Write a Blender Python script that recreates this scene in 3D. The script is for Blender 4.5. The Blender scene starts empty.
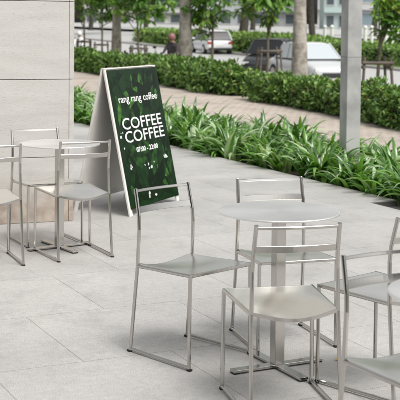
import bpy, bmesh, math, random
from mathutils import Vector, Matrix
R = math.radians
PI = math.pi
sc = bpy.context.scene
col = sc.collection
rnd = random.Random(7)

# ------------------------------------------------------------------ camera
cd = bpy.data.cameras.new('camera'); cam = bpy.data.objects.new('camera', cd); col.objects.link(cam)
sc.camera = cam
cam.matrix_world = Matrix.Translation((0, 0, 1.6257)) @ Matrix.Rotation(R(90 - 3.0), 4, 'X') @ Matrix.Rotation(R(0.605), 4, 'Z')
cd.sensor_fit = 'HORIZONTAL'; cd.sensor_width = 36.0; cd.lens = 36.0 * 1170.8 / 400.0
cd.shift_y = -(200 - 77.85) / 400.0
cd.clip_start = 0.1; cd.clip_end = 2000
cd.dof.use_dof = True; cd.dof.focus_distance = 6.3; cd.dof.aperture_fstop = 8.0

# ------------------------------------------------------------------ light
SUN_EL, SUN_AZ = 56, 140            # azimuth measured clockwise from +Y
w = bpy.data.worlds.new('World'); sc.world = w; w.use_nodes = True
nt = w.node_tree; bg = nt.nodes['Background']
sky = nt.nodes.new('ShaderNodeTexSky'); sky.sky_type = 'NISHITA'; sky.sun_disc = False
sky.sun_elevation = R(SUN_EL); sky.sun_rotation = R(SUN_AZ)
sky.air_density = 1.0; sky.dust_density = 6.0; sky.ozone_density = 1.0
hs = nt.nodes.new('ShaderNodeHueSaturation'); hs.inputs['Saturation'].default_value = 0.10
nt.links.new(sky.outputs[0], hs.inputs['Color']); nt.links.new(hs.outputs[0], bg.inputs['Color'])
bg.inputs['Strength'].default_value = 0.15
sl = bpy.data.lights.new('sun', 'SUN'); sl.energy = 1.3; sl.angle = R(26); sl.color = (1.0, 0.965, 0.91)
so = bpy.data.objects.new('sun', sl); col.objects.link(so)
sd = Vector((math.sin(R(SUN_AZ)) * math.cos(R(SUN_EL)), math.cos(R(SUN_AZ)) * math.cos(R(SUN_EL)), math.sin(R(SUN_EL))))
so.rotation_euler = sd.to_track_quat('Z', 'Y').to_euler(); so.location = (0, 0, 30)
vs = sc.view_settings; vs.view_transform = 'Standard'; vs.look = 'None'; vs.gamma = 1; vs.use_curve_mapping = False
vs.exposure = 0.35

# ------------------------------------------------------------------ materials
def mat(name, color, rough=0.6, metal=0.0, spec=0.5, noise=None, bump=None, trans=0.0, two=None, coords='Object', **kw):
    """two: second colour mixed by noise=(scale, detail, lo, hi); bump=(scale, strength, distance)"""
    m = bpy.data.materials.new(name); m.use_nodes = True
    t = m.node_tree; b = t.nodes['Principled BSDF']
    b.inputs['Base Color'].default_value = (*color, 1); b.inputs['Roughness'].default_value = rough
    b.inputs['Metallic'].default_value = metal; b.inputs['Specular IOR Level'].default_value = spec
    tc = t.nodes.new('ShaderNodeTexCoord')
    if noise:
        n = t.nodes.new('ShaderNodeTexNoise'); n.inputs['Scale'].default_value = noise[0]; n.inputs['Detail'].default_value = noise[1]
        t.links.new(tc.outputs[coords], n.inputs['Vector'])
        r = t.nodes.new('ShaderNodeValToRGB'); r.color_ramp.elements[0].position = noise[2]; r.color_ramp.elements[1].position = noise[3]
        r.color_ramp.elements[0].color = (*color, 1); r.color_ramp.elements[1].color = (*(two or color), 1)
        t.links.new(n.outputs['Fac'], r.inputs[0]); t.links.new(r.outputs[0], b.inputs['Base Color'])
    if bump:
        n2 = t.nodes.new('ShaderNodeTexNoise'); n2.inputs['Scale'].default_value = bump[0]; n2.inputs['Detail'].default_value = 4
        t.links.new(tc.outputs[coords], n2.inputs['Vector'])
        bp = t.nodes.new('ShaderNodeBump'); bp.inputs['Strength'].default_value = bump[1]; bp.inputs['Distance'].default_value = bump[2]
        t.links.new(n2.outputs['Fac'], bp.inputs['Height']); t.links.new(bp.outputs[0], b.inputs['Normal'])
    if trans:
        tr = t.nodes.new('ShaderNodeBsdfTranslucent'); mx = t.nodes.new('ShaderNodeMixShader'); mx.inputs[0].default_value = trans
        c = [min(1, v * 1.5) for v in (two or color)]
        tr.inputs['Color'].default_value = (c[0] * 1.15, c[1] * 1.2, c[2] * .6, 1)
        out = t.nodes['Material Output']
        t.links.new(b.outputs[0], mx.inputs[1]); t.links.new(tr.outputs[0], mx.inputs[2]); t.links.new(mx.outputs[0], out.inputs['Surface'])
    return m

def steel_mat(name, base, rough, radial=False):
    m = bpy.data.materials.new(name); m.use_nodes = True
    t = m.node_tree; b = t.nodes['Principled BSDF']
    b.inputs['Metallic'].default_value = 1.0
    tc = t.nodes.new('ShaderNodeTexCoord')
    mp = t.nodes.new('ShaderNodeMapping'); mp.inputs['Scale'].default_value = (260, 6, 260)
    n = t.nodes.new('ShaderNodeTexNoise'); n.inputs['Scale'].default_value = 1; n.inputs['Detail'].default_value = 3
    t.links.new(tc.outputs['Object'], mp.inputs[0]); t.links.new(mp.outputs[0], n.inputs['Vector'])
    n2 = t.nodes.new('ShaderNodeTexNoise'); n2.inputs['Scale'].default_value = 9; n2.inputs['Detail'].default_value = 5
    t.links.new(tc.outputs['Object'], n2.inputs['Vector'])
    r = t.nodes.new('ShaderNodeValToRGB')
    r.color_ramp.elements[0].position = .3; r.color_ramp.elements[1].position = .7
    r.color_ramp.elements[0].color = (*[c * .95 for c in base], 1); r.color_ramp.elements[1].color = (*base, 1)
    t.links.new(n2.outputs['Fac'], r.inputs[0]); t.links.new(r.outputs[0], b.inputs['Base Color'])
    mr = t.nodes.new('ShaderNodeMapRange'); mr.inputs['To Min'].default_value = rough - .025; mr.inputs['To Max'].default_value = rough + .03
    t.links.new(n2.outputs['Fac'], mr.inputs['Value']); t.links.new(mr.outputs[0], b.inputs['Roughness'])
    bp = t.nodes.new('ShaderNodeBump'); bp.inputs['Strength'].default_value = .05; bp.inputs['Distance'].default_value = .001
    t.links.new(n.outputs['Fac'], bp.inputs['Height']); t.links.new(bp.outputs[0], b.inputs['Normal'])
    if radial:
        b.inputs['Anisotropic'].default_value = .2
        tg = t.nodes.new('ShaderNodeTangent'); tg.direction_type = 'RADIAL'; tg.axis = 'Z'
        t.links.new(tg.outputs[0], b.inputs['Tangent'])
    return m

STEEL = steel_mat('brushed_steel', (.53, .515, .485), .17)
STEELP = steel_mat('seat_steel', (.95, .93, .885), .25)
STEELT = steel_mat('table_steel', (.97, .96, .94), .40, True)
RUBBER = mat('black_rubber', (.015, .015, .015), .7)

# terrace paving: large granite slabs, thin joints, rotated with the bed edge
def paving(name, rot, bw, bh, c1, c2, mortar, ms, rough, speck=240, speckamt=.3, offset=.5, bumpd=.002, shift=(0, 0)):
    m = bpy.data.materials.new(name); m.use_nodes = True
    t = m.node_tree; b = t.nodes['Principled BSDF']; b.inputs['Roughness'].default_value = rough
    tc = t.nodes.new('ShaderNodeTexCoord'); mp = t.nodes.new('ShaderNodeMapping'); mp.inputs['Rotation'].default_value = (0, 0, -rot); mp.inputs['Location'].default_value = (shift[0], shift[1], 0)
    t.links.new(tc.outputs['Object'], mp.inputs[0])
    br = t.nodes.new('ShaderNodeTexBrick'); br.inputs['Scale'].default_value = 1.0
    br.inputs['Brick Width'].default_value = bw; br.inputs['Row Height'].default_value = bh
    br.inputs['Mortar Size'].default_value = ms; br.inputs['Mortar Smooth'].default_value = .3; br.offset = offset
    br.inputs['Color1'].default_value = (*c1, 1); br.inputs['Color2'].default_value = (*c2, 1); br.inputs['Mortar'].default_value = (*mortar, 1)
    t.links.new(mp.outputs[0], br.inputs['Vector'])
    def nz(scale, det, lo, hi, a, c, src):
        n = t.nodes.new('ShaderNodeTexNoise'); n.inputs['Scale'].default_value = scale; n.inputs['Detail'].default_value = det
        t.links.new(mp.outputs[0], n.inputs['Vector'])
        r = t.nodes.new('ShaderNodeMapRange'); r.inputs['From Min'].default_value = lo; r.inputs['From Max'].default_value = hi
        r.inputs['To Min'].default_value = a; r.inputs['To Max'].default_value = c
        t.links.new(n.outputs['Fac'], r.inputs['Value'])
        x = t.nodes.new('ShaderNodeMix'); x.data_type = 'RGBA'; x.blend_type = 'MULTIPLY'; x.inputs['Factor'].default_value = 1
        t.links.new(src, x.inputs[6]); t.links.new(r.outputs[0], x.inputs[7]); return x.outputs[2], n
    o, _ = nz(speck, 2, .3, .7, 1 - speckamt, 1 + speckamt * .6, br.outputs['Color'])
    o, _ = nz(.9, 5, .3, .7, .84, 1.10, o)
    o, _ = nz(2.3, 9, .60, .64, 1.0, .93, o)
    o, n3 = nz(4.5, 8, .52, .75, 1.0, .84, o)
    o, _ = nz(28, 6, .35, .65, .93, 1.05, o)
    t.links.new(o, b.inputs['Base Color'])
    bp = t.nodes.new('ShaderNodeBump'); bp.inputs['Distance'].default_value = bumpd; bp.inputs['Strength'].default_value = .6; bp.invert = True
    t.links.new(br.outputs['Fac'], bp.inputs['Height']); t.links.new(bp.outputs[0], b.inputs['Normal'])
    return m
A_GRID = R(26)
TERRACE = paving('granite_slabs', A_GRID, .9, .89, (.462, .450, .432), (.412, .403, .388), (.30, .29, .277), .0032, .60, speck=300, speckamt=.45, shift=(.35, .23))
BRICK = paving('brick_pavers', R(38), .20, .10, (.44, .375, .315), (.31, .26, .22), (.58, .53, .47), .010, .8, speck=60, speckamt=.12)
SOIL = mat('soil', (.035, .024, .016), .95, noise=(6, 8, .3, .7), two=(.07, .05, .034), bump=(20, .8, .02))
ASPH = mat('asphalt', (.37, .37, .36), .8, noise=(3, 8, .3, .7), two=(.42, .415, .41))
VERGE = mat('verge_ground', (.09, .10, .05), .95, noise=(1.5, 8, .35, .65), two=(.16, .13, .09))
LAWN = mat('lawn_green', (.10, .17, .045), .95, noise=(2.0, 8, .3, .7), two=(.17, .25, .07))
KERB = mat('kerb_stone', (.40, .39, .37), .8, noise=(8, 5, .3, .7), two=(.32, .31, .30))

# ------------------------------------------------------------------ mesh helpers
class MB:
    def __init__(s): s.v = []; s.f = []; s.mi = []
    def add(s, vs, fs, mi=0):
        o = len(s.v); s.v += [tuple(p) for p in vs]; s.f += [tuple(i + o for i in f) for f in fs]; s.mi += [mi] * len(fs); return s
    def box(s, c, d, M=None, mi=0):
        vs = [Vector((c[0] + a * d[0] / 2, c[1] + b * d[1] / 2, c[2] + e * d[2] / 2)) for a in (-1, 1) for b in (-1, 1) for e in (-1, 1)]
        if M is not None: vs = [M @ v for v in vs]
        return s.add(vs, [(0, 1, 3, 2), (4, 6, 7, 5), (0, 4, 5, 1), (2, 3, 7, 6), (0, 2, 6, 4), (1, 5, 7, 3)], mi)
    def sweep(s, path, w, h, up=(0, 0, 1), mi=0, cap=True):
        """rectangular tube along path; w across, h along 'up'"""
        P = [Vector(p) for p in path]; up = Vector(up); rings = []
        for i, p in enumerate(P):
            t = (P[min(i + 1, len(P) - 1)] - P[max(i - 1, 0)]).normalized()
            sd = t.cross(up).normalized(); u = sd.cross(t).normalized()
            c = min(w, h) * .26
            pr = [(w/2-c, h/2), (w/2, h/2-c), (w/2, -h/2+c), (w/2-c, -h/2), (-w/2+c, -h/2), (-w/2, -h/2+c), (-w/2, h/2-c), (-w/2+c, h/2)]
            rings.append([p + sd * a + u * b for a, b in pr])
        k = 8; vs = [v for r in rings for v in r]; fs = []
        for i in range(len(P) - 1):
            for j in range(k): fs.append((i*k+j, i*k+(j+1) % k, (i+1)*k+(j+1) % k, (i+1)*k+j))
        if cap: fs += [tuple(range(k))[::-1], tuple((len(P)-1)*k + j for j in range(k))]
        return s.add(vs, fs, mi)
    def tube(s, path, rad, n=10, mi=0):
        P = [Vector(p) for p in path]; rr = rad if isinstance(rad, (list, tuple)) else [rad] * len(P); vs = []; fs = []
        ref = Vector((.3, .9, .2))
        for i, p in enumerate(P):
            t = (P[min(i + 1, len(P) - 1)] - P[max(i - 1, 0)]).normalized()
            a = t.cross(ref)
            if a.length < .05: a = t.cross(Vector((1, 0, 0)))
            a.normalize(); b = t.cross(a)
            vs += [p + (a * math.cos(2*PI*j/n) + b * math.sin(2*PI*j/n)) * rr[i] for j in range(n)]
        for i in range(len(P) - 1):
            for j in range(n): fs.append((i*n+j, i*n+(j+1) % n, (i+1)*n+(j+1) % n, (i+1)*n+j))
        fs += [tuple(range(n))[::-1], tuple((len(P)-1)*n + j for j in range(n))]
        return s.add(vs, fs, mi)
    def build(s, name, mats, parent=None, smooth=False, kind=None):
        me = bpy.data.meshes.new(name); me.from_pydata(s.v, [], s.f)
        if not isinstance(mats, (list, tuple)): mats = [mats]
        for m in mats: me.materials.append(m)
        me.polygons.foreach_set('material_index', s.mi)
        if smooth: me.polygons.foreach_set('use_smooth', [True] * len(me.polygons))
        me.update()
        bm = bmesh.new(); bm.from_mesh(me); 
        if len(s.f) < 5000: bmesh.ops.recalc_face_normals(bm, faces=bm.faces)
        bm.to_mesh(me); bm.free()
        o = bpy.data.objects.new(name, me); col.objects.link(o)
        if parent: o.parent = parent
        if kind: o['kind'] = kind
        return o
def bevel(o, wd=.002, seg=2):
    m = o.modifiers.new('bevel', 'BEVEL'); m.width = wd; m.segments = seg; m.limit_method = 'ANGLE'; return o
def tag(o, label, cat, group=None):
    o['label'] = label; o['category'] = cat
    if group: o['group'] = group
    return o
def thing(name, label, cat, loc=(0, 0, 0), rz=0, group=None):
    o = bpy.data.objects.new(name, None); col.objects.link(o); o.location = loc; o.rotation_euler = (0, 0, rz); o.empty_display_size = .1
    return tag(o, label, cat, group)
def kids(o): return [c for c in bpy.data.objects if c.parent == o]
def dup(o, loc, rz, label=None, group=None, parent=None, scale=None):
    c = o.copy(); col.objects.link(c)
    if parent is None:
        c.location = loc; c.rotation_euler = (0, 0, rz)
        if scale: c.scale = scale
        if label: c['label'] = label
        if group: c['group'] = group
    else: c.parent = parent
    for k in kids(o): dup(k, None, 0, parent=c)
    return c
def sheet(name, pts, z, m, thick=0):
    b = MB(); n = len(pts)
    zz = [z] * n if not isinstance(z, (list, tuple)) else z
    vs = [(p[0], p[1], q) for p, q in zip(pts, zz)]
    if thick:
        b.add(vs + [(p[0], p[1], q - thick) for p, q in zip(pts, zz)], [tuple(range(n)), tuple(range(2*n-1, n-1, -1))] + [(i, i+n, (i+1) % n + n, (i+1) % n) for i in range(n)])
    else: b.add(vs, [tuple(range(n))])
    return b.build(name, m, kind='structure')

# ------------------------------------------------------------------ ground
# bed front edge: from B0 along direction DB; normal NB points towards the path
DB = Vector((.447, -.894)); NB = Vector((.894, .447)); B0 = Vector((.01, 13.95))
def bed(t, n): p = B0 + DB * t + NB * n; return (p.x, p.y)
notch0, notch1, notch2 = (1.77, 10.43), (1.50, 10.30), (1.50 + .447*8, 10.30 - .894*8)
terr = [bed(-30, 0), notch0, notch1, notch2, (8, -12), (-16, -12), (-22, 20)]
sheet('terrace', terr, 0.0, TERRACE, .12)
sheet('planting_bed', [bed(-30, -.3), bed(14, -.3), bed(14, 1.55), bed(-30, 1.55)], -.085, SOIL)
# dark drain gap in the notch
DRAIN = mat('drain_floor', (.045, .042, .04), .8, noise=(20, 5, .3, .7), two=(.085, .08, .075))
n3 = (1.50 + .447*.48, 10.30 - .894*.48)
sheet('drain_recess', [notch1, (notch0[0]+.02, notch0[1]+.01), (n3[0]+.29, n3[1]+.145), n3], -.05, DRAIN)
k = MB(); k.sweep([(notch1[0]+.01, notch1[1]-.006, -.031), (notch0[0], notch0[1]-.009, -.031)], .008, .050); k.build('dark_strip', DRAIN, kind='structure')  # thin dark strip added in front of the notch's side wall to darken it
k = MB(); M_ = Matrix.Translation((n3[0]+.17, n3[1]+.08, -.025)) @ Matrix.Rotation(A_GRID, 4, 'Z'); k.box((0, 0, 0), (.34, .035, .05), M_)
tag(bevel(k.build('stone_kerb', KERB), .004), 'short pale kerb stone closing the dark notch at the terrace edge', 'kerb')
k = MB(); p0 = bed(-30, 1.55); p1 = bed(14, 1.55)
path = [bed(-30, 1.55), bed(14, 1.55), (9.5, 6), (6.8, 10.0), (4.2, 17.2), (1.6, 24.2), (-1.5, 31.0), (-5.5, 39.5), (-16, 60)]
sheet('path', path, -.03, BRICK)
# road frame: far kerb line through F0 along DR, normal NR away from us
F0 = Vector((9.0, 53.0)); DR = Vector((-.31, .951)); NR = Vector((.951, .31))
def road(t, n): p = F0 + DR * t + NR * n; return (p.x, p.y)
W_ROAD = 11.5
v = MB()
vv = [(9.5, 4, -.035), (6.8, 10.0, -.035), (4.2, 17.2, -.035), (1.6, 24.2, -.035), (-1.5, 31.0, -.035), (-5.5, 39.5, -.035), (-16, 60, -.035)]
ww = [(*road(-60, -W_ROAD-.15), -.62), (*road(-42, -W_ROAD-.15), -.62), (*road(-30, -W_ROAD-.15), -.62), (*road(-20, -W_ROAD-.15), -.62), (*road(-8, -W_ROAD-.15), -.62), (*road(2, -W_ROAD-.15), -.62), (*road(40, -W_ROAD-.15), -.62)]
v.add(vv + ww, [(i, i+1, i+8, i+7) for i in range(6)])
v.build('verge', VERGE, kind='structure')
sheet('road', [road(-90, -W_ROAD), road(-90, 0), road(205, 0), road(205, -W_ROAD)], -.75, ASPH)
b = MB(); 
for n in (-W_ROAD - .075, .075):
    a0 = road(-90, n); a1 = road(205, n)
    b.sweep([(*a0, -.68), (*a1, -.68)], .15, .14)
b.build('road_kerbs', KERB, kind='structure')
LINE = mat('road_paint', (.55, .55, .53), .7)
b = MB()
for i in range(29):
    t = -60 + i * 9; q = [road(t, -5.8), road(t + 3.5, -5.8), road(t + 3.5, -5.65), road(t, -5.65)]
    b.add([(*p, -.746) for p in q], [(0, 1, 2, 3)])
b.build('lane_markings', LINE, kind='structure')
b = MB(); rows = [(.15, -.62), (3, -.45), (8, -.15), (14, .05), (40, .05), (100, .2), (140, .25)]
ts = [-90, -20, 0, 20, 44]
vs_ = [(*road(t, n), z) for n, z in rows for t in ts]; nt_ = len(ts)
b.add(vs_, [(i*nt_+j, i*nt_+j+1, (i+1)*nt_+j+1, (i+1)*nt_+j) for i in range(len(rows)-1) for j in range(nt_-1)])
b.build('lawn', LAWN, kind='structure')
b = MB(); vs_ = [(*road(t, n), z) for n, z in rows for t in (44, 120, 190)]
b.add(vs_, [(i*3+j, i*3+j+1, (i+1)*3+j+1, (i+1)*3+j) for i in range(len(rows)-1) for j in range(2)])
b.build('far_forecourt', mat('pale_paving', (.40, .395, .385), .85, noise=(.6, 6, .3, .7), two=(.33, .33, .32)), kind='structure')
sheet('ground', [(-240, -28), (240, -28), (240, 268), (-240, 268)], -.80, mat('far_ground', (.22, .22, .2), .9, noise=(.05, 5, .3, .7), two=(.12, .16, .08)))
PALE = mat('pale_concrete', (.42, .42, .41), .85, noise=(1.5, 5, .3, .7), two=(.36, .36, .35))
sheet('far_pavement', [road(-60, 17), road(-60, 24), road(20, 40), road(190, 60), road(190, 5), road(42, 9), road(20, 17)], .13, PALE)

# ------------------------------------------------------------------ stone column at left
def stone():
    m = bpy.data.materials.new('travertine'); m.use_nodes = True
    t = m.node_tree; b = t.nodes['Principled BSDF']; b.inputs['Roughness'].default_value = .55
    tc = t.nodes.new('ShaderNodeTexCoord'); oi = t.nodes.new('ShaderNodeObjectInfo')
    mp = t.nodes.new('ShaderNodeMapping'); mp.inputs['Scale'].default_value = (1.2, 1.2, 9)
    t.links.new(tc.outputs['Object'], mp.inputs[0])
    cb = t.nodes.new('ShaderNodeVectorMath'); cb.operation = 'MULTIPLY_ADD'; cb.inputs[1].default_value = (7, 9, 5)
    sx = t.nodes.new('ShaderNodeCombineXYZ')
    for i in range(3): t.links.new(oi.outputs['Random'], sx.inputs[i])
    t.links.new(sx.outputs[0], cb.inputs[0]); t.links.new(mp.outputs[0], cb.inputs[2])
    def noise(vec, s, d):
        n = t.nodes.new('ShaderNodeTexNoise'); n.inputs['Scale'].default_value = s; n.inputs['Detail'].default_value = d; t.links.new(vec, n.inputs['Vector']); return n.outputs['Fac']
    def ramp(src, els):
        r = t.nodes.new('ShaderNodeValToRGB'); e = r.color_ramp.elements
        e[0].position = els[0][0]; e[0].color = (*els[0][1], 1); e[1].position = els[-1][0]; e[1].color = (*els[-1][1], 1)
        for p, c in els[1:-1]: x = e.new(p); x.color = (*c, 1)
        t.links.new(src, r.inputs[0]); return r.outputs[0]
    base = ramp(noise(cb.outputs[0], 2.2, 8), [(.3, (.44, .425, .40)), (.5, (.47, .455, .43)), (.7, (.495, .48, .455))])
    pits = ramp(noise(cb.outputs[0], 24, 4), [(.60, (1, 1, 1)), (.72, (.78, .74, .70))])
    fine = ramp(noise(tc.outputs['Object'], 120, 3), [(.3, (.93, .93, .93)), (.7, (1.05, 1.05, 1.05))])
    def mul(a, c, f=1.0, mode='MULTIPLY'):
        x = t.nodes.new('ShaderNodeMix'); x.data_type = 'RGBA'; x.blend_type = mode; x.inputs['Factor'].default_value = f
        t.links.new(a, x.inputs[6]); t.links.new(c, x.inputs[7]); return x
    o = mul(mul(base, pits).outputs[2], fine).outputs[2]
    # rust-brown water stain rising from the ground
    sp = t.nodes.new('ShaderNodeSeparateXYZ'); t.links.new(tc.outputs['Object'], sp.inputs[0])
    ad = t.nodes.new('ShaderNodeMath'); ad.operation = 'MULTIPLY_ADD'; ad.inputs[1].default_value = -.35
    t.links.new(noise(tc.outputs['Object'], 3.0, 6), ad.inputs[0]); t.links.new(sp.outputs['Z'], ad.inputs[2])
    mr = t.nodes.new('ShaderNodeMapRange'); mr.inputs['From Min'].default_value = .20; mr.inputs['From Max'].default_value = -.02
    t.links.new(ad.outputs[0], mr.inputs['Value'])
    st = ramp(noise(tc.outputs['Object'], 14, 6), [(.35, (.30, .245, .20)), (.65, (.42, .36, .305))])
    x = mul(o, st, 1, 'MIX'); t.links.new(mr.outputs[0], x.inputs['Factor'])
    t.links.new(x.outputs[2], b.inputs['Base Color'])
    bp = t.nodes.new('ShaderNodeBump'); bp.inputs['Strength'].default_value = .25; bp.inputs['Distance'].default_value = .003
    t.links.new(noise(cb.outputs[0], 24, 4), bp.inputs['Height']); t.links.new(bp.outputs[0], b.inputs['Normal'])
    return m
STONE = stone(); JOINT = mat('joint_mortar', (.24, .19, .15), .9)
WCX, WCY = -1.003, 9.205
wl = thing('stone_column', 'beige travertine clad column with brown stained base behind the left table', 'column', (WCX, WCY, 0), R(19.5))
b = MB(); b.box((-1.006, .506, 2.1), (2.0, 1.0, 4.2)); b.build('core', JOINT, wl)
zs = [0, .005 + .555 - .012, 1.166 - .001, 1.77, 2.39, 3.0, 3.6, 4.2]
zj = [0.0, .513, 1.123, 1.733, 2.343, 2.953, 3.563, 4.2]
xs_ = [(-2.01, -.625), (-.621, -.033), (-.030, 0.0)]
for i in range(7):
    for (x0, x1) in xs_:
        b = MB(); b.box(((x0+x1)/2, -.004, (zj[i]+zj[i+1])/2), (x1-x0, .024, zj[i+1]-zj[i]-.005))
        bevel(b.build('stone_panel', STONE, wl), .0015)
for i in range(7):
    b = MB(); b.box((.004, .508, (zj[i]+zj[i+1])/2), (.02, .995, zj[i+1]-zj[i]-.005)); b.build('stone_panel', STONE, wl)

# ------------------------------------------------------------------ chairs
def lerp(a, b, t): return a + (b - a) * t
D_, WR, WS, WF, WK, WT = .418, .385, .369, .404, .359, .352
T1, T2, T3, ZR, ZT, ZK = .039, .010, .040, .427, .794, .684
TB = .0165
def make_chair(label):
    t = thing('metal_chair', label, 'chair', group='steel cafe chairs around the tables')
    for s in (-1, 1):
        # rear leg rising into the back upright
        P = [(s*WR/2, -D_/2, .006), (s*WS/2, -D_/2+T1, ZR), (s*lerp(WS, WK, .6)/2, -D_/2+T1+.006, .60), (s*WK/2, -D_/2+T3, ZK-.02), (s*lerp(WK, WT, .3)/2, -D_/2+lerp(T3, T2, .22), ZK+.01), (s*WT/2, -D_/2+T2, ZT)]
        b = MB(); b.sweep(P, TB, TB, up=(0, 1, 0)); bevel(b.build('rear_leg', STEEL, t), .001)
        b = MB(); b.sweep([(s*(WF/2+.003), D_/2, .006), (s*WF/2, D_/2, .435)], TB, TB, up=(0, 1, 0)); b.build('front_leg', STEEL, t)
        b = MB(); b.sweep([(s*WR/2, -D_/2-.006, .0145), (s*(WF/2+.003), D_/2+.006, .0145)], TB-.0015, .013); b.build('floor_runner', STEEL, t)
        b = MB(); b.sweep([(s*(WS/2), -D_/2+T1-.002, ZR-.004), (s*WF/2, D_/2+.0065, .4385)], TB-.001, .0145); b.build('side_rail', STEEL, t)
        for y_, ww in ((-D_/2-.004, WR/2), (D_/2+.004, WF/2+.003)):
            b = MB(); b.box((s*ww, y_, .005), (.020, .022, .010)); bevel(b.build('foot_pad', RUBBER, t), .002)
    b = MB(); b.sweep([(-WF/2+.008, D_/2, .437), (WF/2-.008, D_/2, .437)], TB-.002, .0150); b.build('front_rail', STEEL, t)
    # bowed top bar and back slat
    def bowed(z, wd, y0, bow, dpt, hgt, nm):
        path = [(u*wd/2, y0 - bow*(1-u*u), z) for u in [i/8 for i in range(-8, 9)]]
        b = MB(); b.sweep(path, dpt, hgt, up=(0, -.27, .96)); o = b.build(nm, STEEL, t, smooth=False); return o
    bowed(ZT-.012, WT-.012, -D_/2+T2+.001, .018, .008, .0135, 'top_bar')
    bowed(ZK+.008, WK-.014, -D_/2+T3-.006, .024, .005, .031, 'back_slat')
    # dished seat sheet: flat front, sagging rear with convex rear edge and a folded lip
    nx, ny = 20, 18; vs_ = []; fs = []
    def S(u, v_):
        wd = lerp(WS, WF, v_) / 2 - .004
        y0 = -D_/2 + T1 - .004 - .022 * (1-u*u); y = lerp(y0, D_/2+.004, v_)
        z = lerp(ZR, .4375, v_) + .0055
        k_ = max(0, 1 - v_/.80); k_ = k_*k_*(3-2*k_)
        z -= .027 * k_ * (max(0, 1-(u/.97)**2))**1.3
        return (u*wd, y, z)
    for j in range(ny+1):
        for i in range(nx+1): vs_.append(S(-1+2*i/nx, j/ny))
    for j in range(ny):
        for i in range(nx):
            a = j*(nx+1)+i; fs.append((a, a+1, a+nx+2, a+nx+1))
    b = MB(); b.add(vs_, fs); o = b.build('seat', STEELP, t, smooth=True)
    m = o.modifiers.new('sheet', 'SOLIDIFY'); m.thickness = .003; m.offset = 0; m = o.modifiers.new('edges', 'EDGE_SPLIT'); m.split_angle = R(35)
    lip = []
    for i in range(nx+1):
        p = S(-1+2*i/nx, 0); lip += [(p[0], p[1]-.0005, p[2]+.002), (p[0], p[1]-.001, p[2]-.013)]
    b = MB(); b.add(lip, [(2*i, 2*i+1, 2*i+3, 2*i+2) for i in range(nx)]); o = b.build('seat_lip', STEEL, t, smooth=True)
    m = o.modifiers.new('sheet', 'SOLIDIFY'); m.thickness = .004; m.offset = 0; m = o.modifiers.new('edges', 'EDGE_SPLIT'); m.split_angle = R(35)
    return t
chair0 = make_chair('steel chair standing alone left of the front table, seen side on')
def face(o, x, y, deg, label):
    o.location = (x, y, 0); o.rotation_euler = (0, 0, R(deg - 90)); o['label'] = label
face(chair0, -.040, 5.589, -45.0, 'steel chair left of the middle round table, seen side on below the signboard')
for x, y, a, lb in [
    (.358, 4.877, 103.2, 'steel chair in front of the middle round table with its back to us'),
    (.758, 3.983, -62, 'nearest steel chair, dark barred back cut off by the right edge'),
    (.426, 5.854, -72.4, 'steel chair behind the middle round table, its back towards the plants'),
    (.828, 5.128, 132.9, 'steel chair right of the middle round table, half hidden by the nearest chair'),
    (-.848, 7.913, 118.1, 'steel chair on the near side of the left table, beside the signboard'),
    (-1.111, 8.37, -60.9, 'steel chair between the left table and the stone column'),
    (-1.394, 7.627, 114.3, 'steel chair cut off by the left edge of the picture')]:
    dup(chair0, (x, y, 0), R(a - 90), lb)

# ------------------------------------------------------------------ tables
def make_table():
    t = thing('round_table', '', 'table', group='round steel cafe tables')
    n = 96; r = .2813; b = MB(); prof = [(0, .735), (r-.004, .735), (r-.001, .7335), (r, .731), (r, .7265), (r-.002, .725), (0, .725)]
    vs_ = [(0, 0, .735)]; rings = prof[1:-1]
    for rr, z in rings: vs_ += [(rr*math.cos(2*PI*i/n), rr*math.sin(2*PI*i/n), z) for i in range(n)]
    vs_.append((0, 0, .725)); last = len(vs_)-1; fs = [(0, 1+i, 1+(i+1) % n) for i in range(n)]
    for q in range(len(rings)-1):
        fs += [(1+q*n+i, 1+(q+1)*n+i, 1+(q+1)*n+(i+1) % n, 1+q*n+(i+1) % n) for i in range(n)]
    q = len(rings)-1; fs += [(last, 1+q*n+(i+1) % n, 1+q*n+i) for i in range(n)]
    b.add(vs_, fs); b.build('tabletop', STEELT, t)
    b = MB(); b.box((0, 0, .7205), (.15, .15, .008)); b.build('top_plate', STEEL, t)
    b = MB(); b.box((0, 0, .368), (.050, .050, .697)); bevel(b.build('pole', STEEL, t), .0025, 3)
    for k_ in range(4):
        b = MB(); M = Matrix.Rotation(k_*PI/2, 4, 'Z'); x0 = .0255 if k_ % 2 else -.0
        if k_ == 0: b.box((0, 0, .0135), (.475, .046, .012), M)
        elif k_ in (1, 3): b.box((.1305, 0, .0135), (.214, .046, .0115), M)
        if k_ != 2: bevel(b.build('base_bar', STEEL, t), .0015)
        b = MB(); b.box((.222, 0, .004), (.028, .036, .0075), M); b.build('foot_pad', RUBBER, t)
    return t
tb = make_table(); tb.location = (.372, 5.368, 0); tb.rotation_euler = (0, 0, R(27)); tb['label'] = 'round brushed steel table in the middle with its whole top in view'
dup(tb, (-.972, 8.115, 0), R(35), 'round brushed steel table in front of the stone column')
dup(tb, (.905, 3.79, 0), R(20), 'round steel table of which only a rim shows at the right edge')

# ------------------------------------------------------------------ signboard
FL = Vector((-.55, 9.40)); U = Vector((.417, .909)).normalized(); NN = Vector((-U.y, U.x)); WB = .915; SP = .252; HB = 1.185
sb = thing('signboard', 'white edged sandwich board with dark leafy face and white coffee lettering', 'signboard', (FL.x, FL.y, 0), math.atan2(U.y, U.x))
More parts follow.
